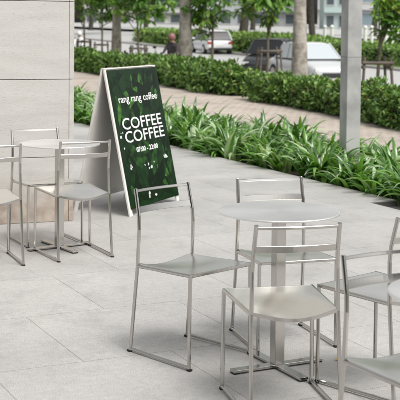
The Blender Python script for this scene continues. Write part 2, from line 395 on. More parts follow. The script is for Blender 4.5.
# local: x along width, y back (towards rear leaf)
SL = math.hypot(SP, HB); th = math.atan2(SP, HB)
FRONT = Matrix.Rotation(-th, 4, 'X')                    # local panel frame: x, z up the slope, y into board
BACK = Matrix.Translation((0, 2*SP+.034, 0)) @ Matrix.Rotation(th, 4, 'X')
WOODW = mat('painted_board_edge', (.74, .72, .68), .6, noise=(9, 5, .3, .7), two=(.64, .61, .57))
BRD = mat('board_inside', (.78, .75, .71), .7, noise=(5, 6, .3, .7), two=(.70, .67, .63))
fw = .045
def frame(Mx, s):
    for x in (fw/2, WB - fw/2):
        b = MB(); b.box((x if x < WB/2 else x, s*.008, SL/2), (fw, .016, SL-.002), Mx); bevel(b.build('side_frame', WOODW, sb), .002)
    b = MB(); b.box((WB/2, s*.0080, SL-.0215), (WB-2*fw-.002, .013, .035), Mx); b.build('top_rail', WOODW, sb)
    b = MB(); b.box((WB/2, s*.0080, .10), (WB-2*fw-.002, .013, .05), Mx); b.build('bottom_rail', WOODW, sb)
frame(FRONT, 1); frame(BACK, -1)
b = MB(); b.box((WB/2, -.008, .09+(SL-.10)/2), (WB-2*fw-.001, .006, SL-.07), BACK); b.build('rear_board', BRD, sb)
b = MB(); b.box((WB/2, SP+.017, HB+.004), (WB, .038, .010)); bevel(b.build('ridge', WOODW, sb), .003)
for x in (.12, WB-.12):
    b = MB(); b.tube([(x-.04, SP+.017, HB+.012), (x+.04, SP+.017, HB+.012)], .005); b.build('hinge', STEEL, sb)
PD = mat('print_dark_green', (.005, .016, .007), .12, noise=(7, 6, .35, .7), two=(.009, .028, .010), spec=.2)
P_ = [mat('print_green_%d' % i, c, .12, noise=(16, 6, .35, .68), two=(.004, .010, .004), spec=.2) for i, c in enumerate([(.004, .014, .005), (.009, .034, .009), (.024, .085, .016), (.075, .20, .04)])]
PW_ = mat('print_white', (.62, .66, .64), .25)
b = MB(); b.box((WB/2 + .010, -.004, .052+(SL-.055)/2), (WB-.030, .008, SL-.062), FRONT); pf = b.build('front_face', PD, sb)
rr = random.Random(21)
X0, X1, Z0, Z1 = .028, WB-.008, .06, SL-.014
b = MB(); layer = 0
def clipok(p): return X0 < p[0] < X1 and Z0 < p[1] < Z1
for i in range(420):
    cx, cz = rr.uniform(X0, X1), rr.uniform(Z0, Z1); L = rr.uniform(.14, .42); wd = L*rr.uniform(.26, .46); a = rr.uniform(0, 2*PI)
    bend = rr.uniform(-.3, .3); tone = rr.choices([0, 1, 2, 3], [8, 5, 3.2, .7 if cz < .95 else 2.2])[0]
    pts_ = []
    for k_ in range(9):
        u = k_/8; w_ = wd*math.sin(PI*u**.8)/2; pts_.append((u*L, bend*L*u*u + w_, bend*L*u*u - w_))
    up = [(x, y1) for x, y1, y2 in pts_]; dn = [(x, y2) for x, y1, y2 in pts_][::-1]
    poly = [(cx + x*math.cos(a)-y*math.sin(a), cz + x*math.sin(a)+y*math.cos(a)) for x, y in up[:-1] + dn[:-1]]
    if not all(clipok(p) for p in poly): continue
    yy = -.0085 - layer*.000006; layer += 1
    b.add([FRONT @ Vector((p[0], yy, p[1])) for p in poly], [tuple(range(len(poly)))], tone)
for (cx, cz, n_, sx, sz) in [(.16, .40, 5, .08, .03), (.45, .37, 6, .12, .04), (.80, .40, 5, .06, .06), (.08, .62, 4, .03, .08), (.40, .12, 5, .15, .03)]:
    for q in range(n_):
        x, z = rr.gauss(cx, sx*.5), rr.gauss(cz, sz*.5); r0 = rr.uniform(.006, .016); a = rr.uniform(0, 3)
        poly = [(x + r0*rr.uniform(.4, 1.7)*math.cos(a+j*PI/3.5), z + r0*rr.uniform(.4, 1.5)*math.sin(a+j*PI/3.5)) for j in range(7)]
        if not all(clipok(p) for p in poly): continue
        yy = -.0085 - layer*.000006; layer += 1
        b.add([FRONT @ Vector((p[0], yy, p[1])) for p in poly], [tuple(range(len(poly)))], 4)
b.build('leaf_print', P_ + [PW_], sb)
WHITE = mat('white_lettering', (.85, .86, .85), .4)
def text(s_, x, z, width, height, nm, weight=.0):
    c = bpy.data.curves.new('txt', 'FONT'); c.body = s_; c.size = 1; c.offset = weight; c.extrude = 0; c.resolution_u = 3
    o = bpy.data.objects.new('txt', c); col.objects.link(o); bpy.context.view_layer.update()
    me = bpy.data.meshes.new_from_object(o.evaluated_get(bpy.context.evaluated_depsgraph_get())); bpy.data.objects.remove(o)
    xs = [v.co.x for v in me.vertices]; zs2 = [v.co.y for v in me.vertices]
    a0, a1, c0, c1 = min(xs), max(xs), min(zs2), max(zs2)
    for v in me.vertices:
        px = x + (v.co.x - a0)/(a1-a0)*width; pz = z + (v.co.y-c0)/(c1-c0)*height
        v.co = FRONT @ Vector((px, -.0125, pz))
    me.name = nm; me.materials.clear(); me.materials.append(WHITE)
    ob = bpy.data.objects.new(nm, me); col.objects.link(ob); ob.parent = sb
# positions on the face in metres from the left foot
text('rang rang coffee', .125, .905, .69, .080, 'lettering', .004)
text('COFFEE', .115, .700, .71, .096, 'lettering', .004)
text('COFFEE', .125, .590, .71, .096, 'lettering', .004)
text('07:00 - 22:00', .28, .500, .39, .042, 'lettering', .02)

# ------------------------------------------------------------------ grey steel post in the bed
GALV = mat('weathered_grey_paint', (.42, .42, .41), .5, noise=(3.0, 10, .42, .66), two=(.24, .24, .24), bump=(30, .15, .002))
pc = Vector((1.60, 12.42))
pt = thing('steel_post', 'square grey weathered post standing in the planting bed', 'post', (pc.x, pc.y, -.085), R(20))
b = MB(); b.box((0, 0, 2.1), (.165, .165, 4.2)); bevel(b.build('shaft', GALV, pt), .006)
b = MB(); b.box((0, 0, .012), (.30, .30, .016)); b.build('base_plate', GALV, pt)
b = MB(); b.box((0, 0, 1.30), (.1665, .1665, .006)); b.build('joint_band', mat('seam', (.17, .17, .17), .6), pt)

# ------------------------------------------------------------------ strap-leaved plants
G_ = [mat('strap_leaf_%d' % i, c, .26, spec=.9, noise=(5, 3, .3, .7), two=tuple(q*1.35 for q in c), trans=.22) for i, c in enumerate([(.035, .095, .016), (.07, .17, .026), (.13, .26, .045), (.34, .44, .26), (.28, .24, .09)])]
def strap_clump(seed, n, L0, L1, weights):
    q = random.Random(seed); b = MB()
    for i in range(n):
        az = q.uniform(0, 2*PI); L = q.uniform(L0, L1); el = R(q.uniform(55, 88)); drop = R(q.uniform(60, 150)); wd = q.uniform(.044, .070)
        x = Vector((q.gauss(0, .035), q.gauss(0, .035), 0)); az2 = az + q.uniform(-.3, .3); nseg = 9; pts_ = []; e = el
        tw = q.uniform(-.5, .5)
        for s in range(nseg+1):
            u = s/nseg; d = Vector((math.cos(az2)*math.cos(e), math.sin(az2)*math.cos(e), math.sin(e)))
            sd = Vector((-math.sin(az2), math.cos(az2), 0)); sd = (Matrix.Rotation(tw*u, 3, d) @ sd)
            w_ = wd * (min(1, .55+u*1.6)) * (1-u**3.2) + .001
            nrm = sd.cross(d); pts_ += [x - sd*w_/2 + nrm*w_*-.22*-1, x.copy(), x + sd*w_/2 + nrm*w_*.22]
            x = x + d*L/nseg; e -= drop/nseg * (.35 + 1.3*u)
        fs = []
        for s in range(nseg):
            a = s*3; fs += [(a, a+1, a+4, a+3), (a+1, a+2, a+5, a+4)]
        b.add(pts_, fs, q.choices(range(5), weights)[0])
    return b
protos = []
for i in range(9):
    b = strap_clump(100+i, 38, .36, .60, [3, 5, 3, 1.5, .15] if i % 3 else [3, 4, 3, 3.5, .3])
    o = b.build('strap_leaf_plant', G_, smooth=True)
    tag(o, 'arching strap-leaved plant massed in the bed along the terrace edge', 'plant', 'strap-leaved plants in the bed along the terrace')
    protos.append(o)
used = [False]*9; q = random.Random(5); cnt = 0
t = -14.5
while t < 6.2:
    for n in (.17, .50, .84, 1.20):
        if n > 1.0 and t > 5: continue
        i = q.randrange(9); x, y = bed(t + q.uniform(-.11, .11), n + q.uniform(-.08, .08))
        if (Vector((x, y)) - pc).length < .22: continue
        if (Vector((x, y)) - Vector((1.75, 10.25))).length < .24: continue
        o = protos[i] if not used[i] else protos[i].copy()
        if used[i]: col.objects.link(o)
        used[i] = True
        s = q.uniform(.8, 1.12); o.location = (x, y, -.085); o.rotation_euler = (q.uniform(-.08, .08), q.uniform(-.08, .08), q.uniform(0, 6.28)); o.scale = (s, s, s * q.uniform(.85, 1.1)); cnt += 1
    t += .36
print('strap plants', cnt)

# ------------------------------------------------------------------ hedges
H_ = [mat('hedge_leaf_%d' % i, c, .45, spec=.5, trans=.2) for i, c in enumerate([(.045, .10, .020), (.095, .19, .038), (.16, .28, .060), (.28, .40, .11), (.15, .10, .04)])]
TWIG = mat('twig', (.045, .035, .022), .9)
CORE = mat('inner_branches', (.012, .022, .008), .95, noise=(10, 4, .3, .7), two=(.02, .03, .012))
def leaf(b, p, d, nrm, L, wd, mi, fold=.2):
    sd = d.cross(nrm).normalized(); n2 = sd.cross(d).normalized()
    v_ = [p, p + d*L*.35 + sd*wd*.5 + n2*wd*fold, p + d*L*.35 - sd*wd*.5 + n2*wd*fold, p + d*L*.38, p + d*L*.72 + sd*wd*.4 + n2*wd*fold*.5, p + d*L*.72 - sd*wd*.4 + n2*wd*fold*.5, p + d*L*.74 - n2*L*.03, p + d*L - n2*L*.09]
    b.add(v_, [(0, 1, 3), (0, 3, 2), (1, 4, 6, 3), (3, 6, 5, 2), (4, 7, 6), (6, 7, 5)], mi)
def rv(q): 
    while True:
        v_ = Vector((q.uniform(-1, 1), q.uniform(-1, 1), q.uniform(-1, 1)))
        if .05 < v_.length < 1: return v_.normalized()
def hedge(name, pts_, depth, h, z0, dens, L, label, seed, wts, name_cat='hedge', inward=(1, 0)):
    """pts_: front foot line; depth measured towards 'inward' """
    q = random.Random(seed); root = thing(name, label, name_cat, (pts_[0][0], pts_[0][1], z0))
    o0 = Vector((pts_[0][0], pts_[0][1], 0)); inn = Vector((inward[0], inward[1], 0)).normalized()
    b = MB(); c = MB()
    for a, e in zip(pts_[:-1], pts_[1:]):
        A = Vector((a[0], a[1], 0)) - o0; E = Vector((e[0], e[1], 0)) - o0; dl = (E-A).length; dr = (E-A).normalized()
        nn = int(dl / .35) + 1
        per = depth + 2*h
        for i in range(int(dl*per*dens)):
            u = q.random(); s = q.uniform(0, per)
            ph = u*dl + a[0]*1.3
            bump = .055*math.sin(ph*3.1+1) + .04*math.sin(ph*7.3) + .05*math.sin(ph*1.3+s*2)
            inn_ = q.random()**2 * .16
            if s < h: p = Vector((0, 0, s)); off = -inn*(bump + .05*math.sin(s*14+ph*4)) ; nr = -inn; off += inn*inn_ + inn*.12*max(0, (s/h-.75)*3)
            elif s < h+depth: p = inn*(s-h) + Vector((0, 0, h)); nr = Vector((0, 0, 1)); off = Vector((0, 0, bump + .03*math.sin((s-h)*9+ph*5) - inn_))
            else: p = inn*depth + Vector((0, 0, per-s)); nr = inn; off = inn*(bump - inn_)
            p = A.lerp(E, u) + p + off
            if p.z < .03: p.z = .03 + q.random()*.1
            if q.random() < .03 : p += nr*q.uniform(.02, .09)
            d = (nr*.7 + rv(q)*.8 + Vector((0, 0, .25))).normalized(); n_ = (nr*.6 + Vector((0, 0, .7)) + rv(q)*.5).normalized()
            ll = L*q.uniform(.7, 1.3); leaf(b, p, d, n_, ll, ll*.48, q.choices(range(5), wts)[0])
        for end in ((pts_[0], -1), (pts_[-1], 1)):
            if tuple(end[0]) not in (tuple(a), tuple(e)): continue
            P0 = Vector((end[0][0], end[0][1], 0)) - o0
            for i in range(int(depth*h*dens)):
                p = P0 + inn*q.uniform(0, depth) + Vector((0, 0, q.uniform(.03, h))) + dr*end[1]*q.uniform(-.12, .1)
                d = (dr*end[1]*.7 + rv(q)*.8 + Vector((0, 0, .25))).normalized(); ll = L*q.uniform(.7, 1.3)
                leaf(b, p, d, (dr*end[1]*.6 + Vector((0, 0, .7)) + rv(q)*.5).normalized(), ll, ll*.48, q.choices(range(5), wts)[0])
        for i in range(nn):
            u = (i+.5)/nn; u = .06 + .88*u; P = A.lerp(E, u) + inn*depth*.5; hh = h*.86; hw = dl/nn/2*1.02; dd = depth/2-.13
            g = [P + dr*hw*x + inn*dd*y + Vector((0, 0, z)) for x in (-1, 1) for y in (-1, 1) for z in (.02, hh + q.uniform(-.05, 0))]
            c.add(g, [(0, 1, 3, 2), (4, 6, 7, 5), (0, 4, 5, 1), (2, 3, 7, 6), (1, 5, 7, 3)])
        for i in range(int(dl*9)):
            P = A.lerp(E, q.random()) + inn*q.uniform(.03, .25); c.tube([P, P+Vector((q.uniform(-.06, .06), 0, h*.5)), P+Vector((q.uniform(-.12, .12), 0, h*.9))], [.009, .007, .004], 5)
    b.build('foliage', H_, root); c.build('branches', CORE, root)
    return root
hedge('hedge', [(.92, 23.4), (1.85, 20.9), (2.5, 18.9), (3.0, 17.1), (3.9, 14.8)], .62, .50, -.03, 1150, .085, 'nearer right stretch of the leafy clipped hedge, behind the grey post', 1, [4, 6, 4, 1.6, .35], inward=(.93, .37))
hedge('hedge', [(-6.0, 40.4), (-4.3, 36.2), (-2.75, 32.4), (-1.25, 28.9), (-.05, 25.6), (.62, 24.4)], .75, .52, -.03, 620, .11, 'farther left stretch of the leafy clipped hedge, behind the signboard', 2, [4, 6, 4, 1.6, .3], inward=(.91, .41))
hedge('median_hedge', [road(-30, .8), road(-14, .8), road(2, .8), road(14, .8)], 1.6, .85, -.6, 90, .17, 'dark low hedge beyond the road along its far kerb', 3, [1, 4, 6, 3, .1], inward=(.95, .31))
hedge('shrub_border', [road(14.5, .8), road(30, .8), road(50, .8)], 3.0, 1.0, -.6, 50, .24, 'bright green shrub border beyond the road behind the white car', 4, [1, 3, 6, 5, .1], inward=(.95, .31))

# ------------------------------------------------------------------ trees
BARKP = mat('pale_trunk_bark', (.40, .37, .325), .85, noise=(5, 10, .42, .60), two=(.23, .205, .17), bump=(14, .8, .02))
BARKD = mat('dark_bark', (.045, .038, .03), .9, noise=(6, 8, .3, .7), two=(.075, .065, .05), bump=(9, .8, .03))
BARKS = mat('sapling_bark', (.14, .12, .085), .85, noise=(9, 6, .3, .7), two=(.20, .17, .12))
T_ = [mat('tree_leaf_%d' % i, c, .42, spec=.5, trans=.3) for i, c in enumerate([(.06, .14, .028), (.11, .23, .045), (.18, .33, .065), (.28, .45, .10), (.32, .34, .10)])]
def verge_z(n): return -.62
def leafy(b, q, c, rad, n, L, wts, droop=.5):
    n = int(n*.8)
    """clusters: n twigs, each a whorl of leaves"""
    c = Vector(c); rad = Vector(rad)
    for i in range(n):
        d0 = rv(q); k_ = q.random()**.45; p = c + Vector((d0.x*rad.x, d0.y*rad.y, d0.z*rad.z))*k_
        m = q.randint(5, 8); a0 = q.uniform(0, 6.28); tone = q.choices(range(5), wts)[0]
        for j in range(m):
            a = a0 + j*2*PI/m + q.uniform(-.3, .3); e = q.uniform(-.9, .35) - droop*.3
            d = Vector((math.cos(a)*math.cos(e), math.sin(a)*math.cos(e), math.sin(e))); ll = L*q.uniform(.65, 1.2)
            leaf(b, p + rv(q)*.03, d, (Vector((0, 0, 1)) + rv(q)*.3).normalized(), ll, ll*.40, min(4, max(0, tone + q.choice((-1, 0, 0, 0, 1)))) if tone < 4 else 4)
def sapling(x, y, z, label, lean, H, crown, n, L, seed, wts, rad=.05, forks=4):
    q = random.Random(seed); t = thing('sapling_tree', label, 'tree', (x, y, z), 0, 'young street trees behind the hedge')
    top = Vector((lean[0], lean[1], H)); b = MB()
    b.tube([(0, 0, 0), top*.35 + Vector((.02, 0, 0)), top*.7, top], [rad, rad*.85, rad*.75, rad*.55], 10)
    f = MB()
    for k_ in range(forks*2):
        c = Vector(crown[0]) + Vector((q.uniform(-1, 1)*crown[1][0], q.uniform(-1, 1)*crown[1][1], q.uniform(-1, 1)*crown[1][2]))*.75
        s0 = top*q.uniform(.62, 1); b.tube([s0, s0.lerp(c, .5)+Vector((0, 0, -.05)), c], [rad*.4, rad*.3, rad*.15], 6)
    b.build('trunk', BARKS, t, smooth=True)
    leafy(f, q, crown[0], crown[1], n, L, wts); f.build('crown', T_, t)
    return t
gl = 'young street trees behind the hedge'
sapling(-4.87, 49, -.6, 'young broad-leaved tree in a brace next to the stone column', (.0, 0), 2.6, ((-.1, 0, 3.25), (1.1, 1.0, 1.15)), 170, .30, 11, [5, 5, 2, .5, .3])
sapling(-3.98, 47, -.6, 'young tree left of the thin grey palm trunk, its low leaves hanging over the brace', (.05, 0), 2.3, ((.1, 0, 2.9), (.75, .9, 1.1)), 130, .30, 12, [4, 5, 3, 1, .3])
sapling(-2.32, 44, -.6, 'young forked tree above the signboard with a wide leafy crown', (-.05, 0), 2.2, ((.05, 0, 2.95), (1.35, 1.1, 1.0)), 230, .32, 13, [3, 5, 4, 1.5, .3])
sapling(.30, 33, -.45, 'thin young tree right of the thick grey palm trunk', (.06, 0), 2.2, ((-.15, 0, 2.45), (.75, .7, .95)), 130, .26, 14, [4, 5, 3, .7, .3])
sapling(1.98, 35, -.48, 'young tree with drooping leaves in front of the black car', (.05, 0), 2.2, ((-.15, 0, 2.75), (.8, .8, .85)), 120, .34, 15, [3, 5, 4, 2, .8])
sapling(3.56, 24, -.38, 'leaning young tree tied to a timber brace at the right edge', (.16, 0), 1.75, ((.38, 0, 2.15), (.42, .5, .75)), 85, .25, 16, [3, 5, 4, 1.5, .6], rad=.045)

WOODB = mat('weathered_timber', (.10, .082, .065), .85, noise=(6, 5, .3, .7), two=(.16, .135, .11))
def brace(x, y, z, label, h, wd, rz=0, first=[None]):
    t = thing('tree_brace', label, 'tree brace', (x, y, z), rz, 'timber braces round the young trees')
    for i, (sx, sy) in enumerate(((-1, -1), (1, -1), (1, 1), (-1, 1))):
        b = MB(); b.tube([(sx*wd*.66, sy*wd*.5, 0), (sx*wd*.50, sy*wd*.36, h+.12)], .030, 8); b.build('stake', WOODB, t)
    for sy in (-1, 1):
        b = MB(); b.tube([(-wd*.62, sy*(wd*.38+.03), h), (wd*.62, sy*(wd*.38+.03), h)], .034, 8); b.build('crossbar', WOODB, t)
    for sx in (-1, 1):
        b = MB(); b.tube([(sx*(wd*.50+.02), -wd*.48, h-.09), (sx*(wd*.50+.02), wd*.48, h-.09)], .034, 8); b.build('crossbar', WOODB, t)
    b = MB(); b.tube([(-.1, -.06, h+.03), (.1, -.06, h+.03), (.1, .06, h+.03), (-.1, .06, h+.03), (-.1, -.06, h+.03)], .012, 6); b.build('tie', RUBBER, t)
    return t
brace(-4.87, 49, -.6, 'timber brace on the young tree next to the stone column', 1.12, .50, .2)
brace(-3.98, 47, -.6, 'timber brace left of the thin grey palm trunk', 1.05, .50, .1)
brace(-2.32, 44, -.6, 'timber brace on the forked tree above the signboard', 1.0, .52, .25)
brace(2.06, 35, -.48, 'dark timber brace in front of the black car', 1.1, .56, .2)
brace(3.58, 24, -.38, 'timber brace with a wide crossbar at the right edge', 1.10, .54, .15)

def palm(x, y, z, label, rad, lean, H=7.5, seed=1):
    q = random.Random(seed); t = thing('palm_tree', label, 'tree', (x, y, z), 0, 'smooth grey palm trunks behind the hedge')
    b = MB(); n = 40; P = []; rr_ = []
    for i in range(n+1):
        u = i/n; P.append((lean*u, 0, H*u)); rr_.append(rad*(1.25-.45*min(1, u*3.2)) * (1.0 + .018*(i % 2)))
    b.tube(P, rr_, 20); b.build('trunk', BARKP, t, smooth=True)
    b = MB(); b.tube([(lean, 0, H), (lean, 0, H+.9)], [rad*.7, rad*.35], 14); b.build('crownshaft', T_[2], t, smooth=True)
    f = MB()
    for k_ in range(13):
        az = k_*2.4 + q.uniform(-.2, .2); e = q.uniform(.5, 1.2); x0 = Vector((lean, 0, H+.8)); L = 2.6; ns = 10
        for s in range(ns):
            d = Vector((math.cos(az)*math.cos(e), math.sin(az)*math.cos(e), math.sin(e))); x1 = x0 + d*L/ns
            f.tube([x0, x1], .02, 4, 1)
            for m in range(5):
                pp = x0.lerp(x1, m/5)
                for sg in (-1, 1):
                    sd = Vector((-math.sin(az), math.cos(az), 0))*sg; ld = (sd*.8 + d*.5 + Vector((0, 0, -.35))).normalized()
                    leaf(f, pp, ld, Vector((0, 0, 1)), .6*(1-.5*s/ns), .05, q.choice((0, 1, 1, 2)))
            x0 = x1; e -= .22
    f.build('fronds', T_, t)
    return t
palm(2.47, 29, -.45, 'thick pale grey palm trunk in front of the silver car', .185, -.05, seed=1)
palm(-.42, 33, -.5, 'pale grey palm trunk left of the white car', .195, -.02, seed=2)
palm(-3.23, 45, -.55, 'thin pale grey palm trunk above the left half of the signboard', .185, .02, seed=3)

def street_tree(x, y, z, label, rad, H, seed, crown, lean=.2, n=420, L=.34):
    q = random.Random(seed); t = thing('street_tree', label, 'tree', (x, y, z), 0, 'dark trunked trees beyond the road')
    b = MB(); b.tube([(0, 0, 0), (0, 0, .25), (lean*.4, 0, H*.35), (lean*.7, 0, H*.7), (lean, 0, H)], [rad*1.35, rad*1.05, rad*.95, rad*.85, rad*.7], 14)
    for k_ in range(6):
        a = k_*1.05+q.uniform(-.3, .3); e = Vector((math.cos(a)*crown*.7, math.sin(a)*crown*.7, H+q.uniform(1.2, 3)))
        b.tube([(lean, 0, H-.2), (e.x*.4, e.y*.4, H+.6), e], [rad*.45, rad*.3, rad*.1], 8)
    b.build('trunk', BARKD, t, smooth=True)
    f = MB()
    for k_ in range(9):
        a = k_*.7*2; rr_ = crown*q.uniform(.2, .8); leafy(f, q, (math.cos(a)*rr_, math.sin(a)*rr_, H+q.uniform(.6, 3.2)), (crown*.5, crown*.5, .9), n//9, L, [5, 5, 3, 1, .1], .3)
    f.build('crown', T_, t); return t
street_tree(3.05, 84, .04, 'dark trunked tree beyond the road above the white car', .34, 2.9, 31, 3.6)
street_tree(6.72, 70, -.05, 'dark trunk on the lawn between thick palm trunk and grey post', .20, 4.0, 32, 3.0, lean=-.25)
street_tree(14.5, 98, .05, 'dark trunked tree far behind the right edge', .25, 4.2, 33, 4.0)
street_tree(-1.3, 118, .02, 'dark trunked tree far down the road above the white car roof', .22, 3.0, 34, 4.4)
street_tree(-12.0, 128, .0, 'dark trunked tree at the far left beyond the road', .25, 3.4, 35, 5.0, n=500)
street_tree(-7.0, 150, .05, 'dark trunked tree far left between the young trees', .3, 3.2, 36, 6.0, n=600)
street_tree(6.0, 135, .1, 'dark trunked tree far off behind the thick palm trunk', .3, 3.6, 37, 6.0, n=600)

# ------------------------------------------------------------------ white posts on the lawn
WHP = mat('white_painted_post', (.70, .70, .68), .6)
p0_ = None
for i in range(22):
    b = None; t_ = 8 + i*.95
    x = 6.6 + i*.60; y = 74 + (i % 2)*1.6 - i*.25
    if p0_ is None:
        b = MB(); b.tube([(0, 0, 0), (0, 0, .98), (0, 0, 1.04), (0, 0, 1.10), (0, 0, 1.20)], [.115, .10, .13, .13, .04], 12)
        p0_ = b.build('white_post', WHP, smooth=False); tag(p0_, 'white bollard-like post in the row on the lawn beyond the road', 'post', 'white posts on the lawn beyond the road'); o = p0_
    else:
        o = p0_.copy(); col.objects.link(o)
    o.location = (x, y, -.02)

# ------------------------------------------------------------------ far buildings
def building(x, y, wd, dp, h, label, wallm, glassm, fl, bays, rz=0):
    t = thing('building', label, 'building', (x, y, -.5), rz)
    b = MB(); b.box((0, 0, h/2), (wd, dp, h)); b.build('wall', wallm, t)
    b = MB(); b.box((0, 0, h+.2), (wd+.6, dp+.6, .4)); b.build('roof', wallm, t)
    fh = h/fl; bw = wd/bays; wm = MB(); pn = MB(); sl_ = MB()
    f = None
    for i in range(fl):
        for j in range(bays):
            cx = -wd/2+bw*(j+.5); cz = fh*(i+.55)
            if f is None or True:
                if i < 5:
                    wf = MB(); wf.box((cx, -dp/2-.03, cz), (bw*.66, .12, fh*.60)); wo = wf.build('window', FRM, t)
                    g = MB(); g.box((cx, -dp/2-.07, cz), (bw*.58, .06, fh*.52)); g.build('pane', glassm, wo)
        sl_ = MB(); sl_.box((0, -dp/2-.35, fh*(i+1)-.1), (wd, .7, .16)); sl_.build('ledge', wallm, t)
    return t
FRM = mat('window_frame', (.5, .5, .5), .6)
WB1 = mat('pale_facade', (.50, .50, .49), .8, noise=(.3, 5, .3, .7), two=(.44, .44, .44)); WB2 = mat('grey_facade', (.36, .38, .39), .8, noise=(.3, 5, .3, .7), two=(.42, .43, .43)); WB3 = mat('teal_facade', (.38, .46, .44), .7)
GL1 = mat('blue_glass', (.22, .29, .32), .12, spec=.8); GL2 = mat('dark_glass', (.08, .10, .11), .1, spec=.8)
building(30, 190, 22, 14, 18, 'pale office block far behind the grey post', WB1, GL1, 5, 7, -.1)
building(7, 215, 20, 14, 13, 'grey block far behind the thick palm trunk', WB2, GL2, 4, 7, .05)
building(-14, 240, 20, 14, 15, 'pale block far down the road above the signboard', WB1, GL2, 5, 6, .1)
building(-38, 235, 24, 14, 12, 'grey block at the far left end of the road', WB2, GL1, 4, 8, .2)
building(19, 160, 5, 6, 9, 'small teal pavilion far behind the dark trunk', WB3, GL2, 3, 3, 0)

# ------------------------------------------------------------------ cars
CHROME = mat('chrome', (.6, .6, .6), .2, metal=1.0); GLASS = mat('car_glass', (.012, .014, .016), .06, spec=.35); GLASSB = mat('sky_lit_glass', (.42, .46, .48), .08, metal=.0, spec=1.0)  # sky_lit_glass: sky reflection put into the pale base colour
TYRE = mat('tyre', (.02, .02, .02), .8); RED = mat('tail_lamp_red', (.35, .02, .015), .2); LENS = mat('lamp_lens', (.6, .6, .6), .1); PLATE = mat('number_plate', (.75, .75, .72), .5); BLK = mat('black_trim', (.02, .02, .02), .5)
def make_car(label, x, y, rz, paint, L=4.35, W=1.78, H=1.45, hatch=True, glass=None):
    """local +x is the front"""
    glass = glass or GLASS
    t = thing('parked_car', label, 'car', (x, y, -.75), rz)
    hb = H*.60
    # lower body loft: stations (x, halfwidth, z_bottom, z_top)
    st = [(-L/2, W*.40, .42, hb*.82), (-L/2+.06, W*.455, .30, hb*.97), (-L/2+.5, W*.495, .22, hb*1.03), (-L*.18, W*.5, .20, hb*1.02), (L*.12, W*.5, .20, hb*1.0), (L*.27, W*.495, .21, hb*.95), (L/2-.45, W*.48, .22, hb*.86), (L/2-.08, W*.44, .27, hb*.72), (L/2, W*.38, .36, hb*.60)]
    vs_ = []; k_ = 12
    for (sx, hw, z0, z1) in st:
        h_ = z1-z0
        ring = [(-hw*.86, z0), (-hw*.97, z0+h_*.12), (-hw, z0+h_*.45), (-hw*.97, z0+h_*.75), (-hw*.90, z0+h_*.95), (-hw*.70, z1), (hw*.70, z1), (hw*.90, z0+h_*.95), (hw*.97, z0+h_*.75), (hw, z0+h_*.45), (hw*.97, z0+h_*.12), (hw*.86, z0)]
        vs_ += [(sx, a, c) for a, c in ring]
    fs = [(i*k_+j, i*k_+(j+1) % k_, (i+1)*k_+(j+1) % k_, (i+1)*k_+j) for i in range(len(st)-1) for j in range(k_)] + [tuple(range(k_)), tuple((len(st)-1)*k_+j for j in range(k_))]
    b = MB(); b.add(vs_, fs); o = b.build('body', paint, t, smooth=True); m = o.modifiers.new('s', 'SUBSURF'); m.levels = m.render_levels = 2
    # greenhouse
    rb = -L/2+.18 if hatch else -L/2+.75; rt = -L/2+.62 if hatch else -L/2+1.25
    fb, ft = L*.24, L*.07
    zb, zt = hb*.985, H-.03; wb, wt_ = W*.455, W*.36
    def q4(xb, xt, s): return Vector((xb, s*wb, zb)), Vector((xt, s*wt_, zt))
    c = MB(); A = [Vector((rb, -wb, zb)), Vector((rb, wb, zb)), Vector((fb, wb, zb)), Vector((fb, -wb, zb)), Vector((rt, -wt_, zt)), Vector((rt, wt_, zt)), Vector((ft, wt_, zt)), Vector((ft, -wt_, zt))]
    c.add(A, [(0, 1, 5, 4), (1, 2, 6, 5), (2, 3, 7, 6), (3, 0, 4, 7), (4, 5, 6, 7)]); bevel(c.build('cabin', BLK, t), .03, 3)
    r_ = MB(); n = 8; vs_ = []
    for i in range(n+1):
        u = i/n; x_ = lerp(rt-.10, ft+.08, u); zz = zt-.02 + .055*math.sin(PI*u)**.6
        for a in (-1, -.8, 0, .8, 1): vs_.append((x_, a*(wt_+.015), zz - (.035 if abs(a) == 1 else 0) + (.012 if a == 0 else 0)))
    r_.add(vs_, [(i*5+j, i*5+j+1, (i+1)*5+j+1, (i+1)*5+j) for i in range(n) for j in range(4)])
    o = r_.build('roof', paint, t, smooth=True); m = o.modifiers.new('s', 'SOLIDIFY'); m.thickness = .03
    def panel(nm, p0, p1, p2, p3, mt, off=.012, inset=.06):
        cc = (p0+p1+p2+p3)/4; nr = (p1-p0).cross(p3-p0).normalized()
        if (cc - Vector((0, 0, zb))).dot(nr) < 0: nr = -nr
        ps = [p.lerp(cc, inset) + nr*off for p in (p0, p1, p2, p3)]
        g = MB(); g.add(ps + [p - nr*.02 for p in ps], [(0, 1, 2, 3), (4, 5, 6, 7), (0, 1, 5, 4), (1, 2, 6, 5), (2, 3, 7, 6), (3, 0, 4, 7)]); return g.build(nm, mt, t)
    panel('rear_window', A[0], A[1], A[5], A[4], glass, inset=.12); panel('windscreen', A[3], A[2], A[6], A[7], glass, inset=.07)
    for s in (0, 1):
        a, d, e, h_ = (A[0], A[3], A[7], A[4]) if s == 0 else (A[1], A[2], A[6], A[5])
        mb, mt_ = a.lerp(d, .48), h_.lerp(e, .48)
        panel('side_window', a.lerp(d, .02), mb, mt_, h_.lerp(e, .02), glass, inset=.08); panel('side_window', mb, d, e, mt_, glass, inset=.08)
        for (u, v2) in ((A[3] if s == 0 else A[2], A[7] if s == 0 else A[6]), (a, h_)):
            p = MB(); p.tube([u + Vector((0, 0, -.02)), v2], .035, 6); p.build('pillar', paint, t)
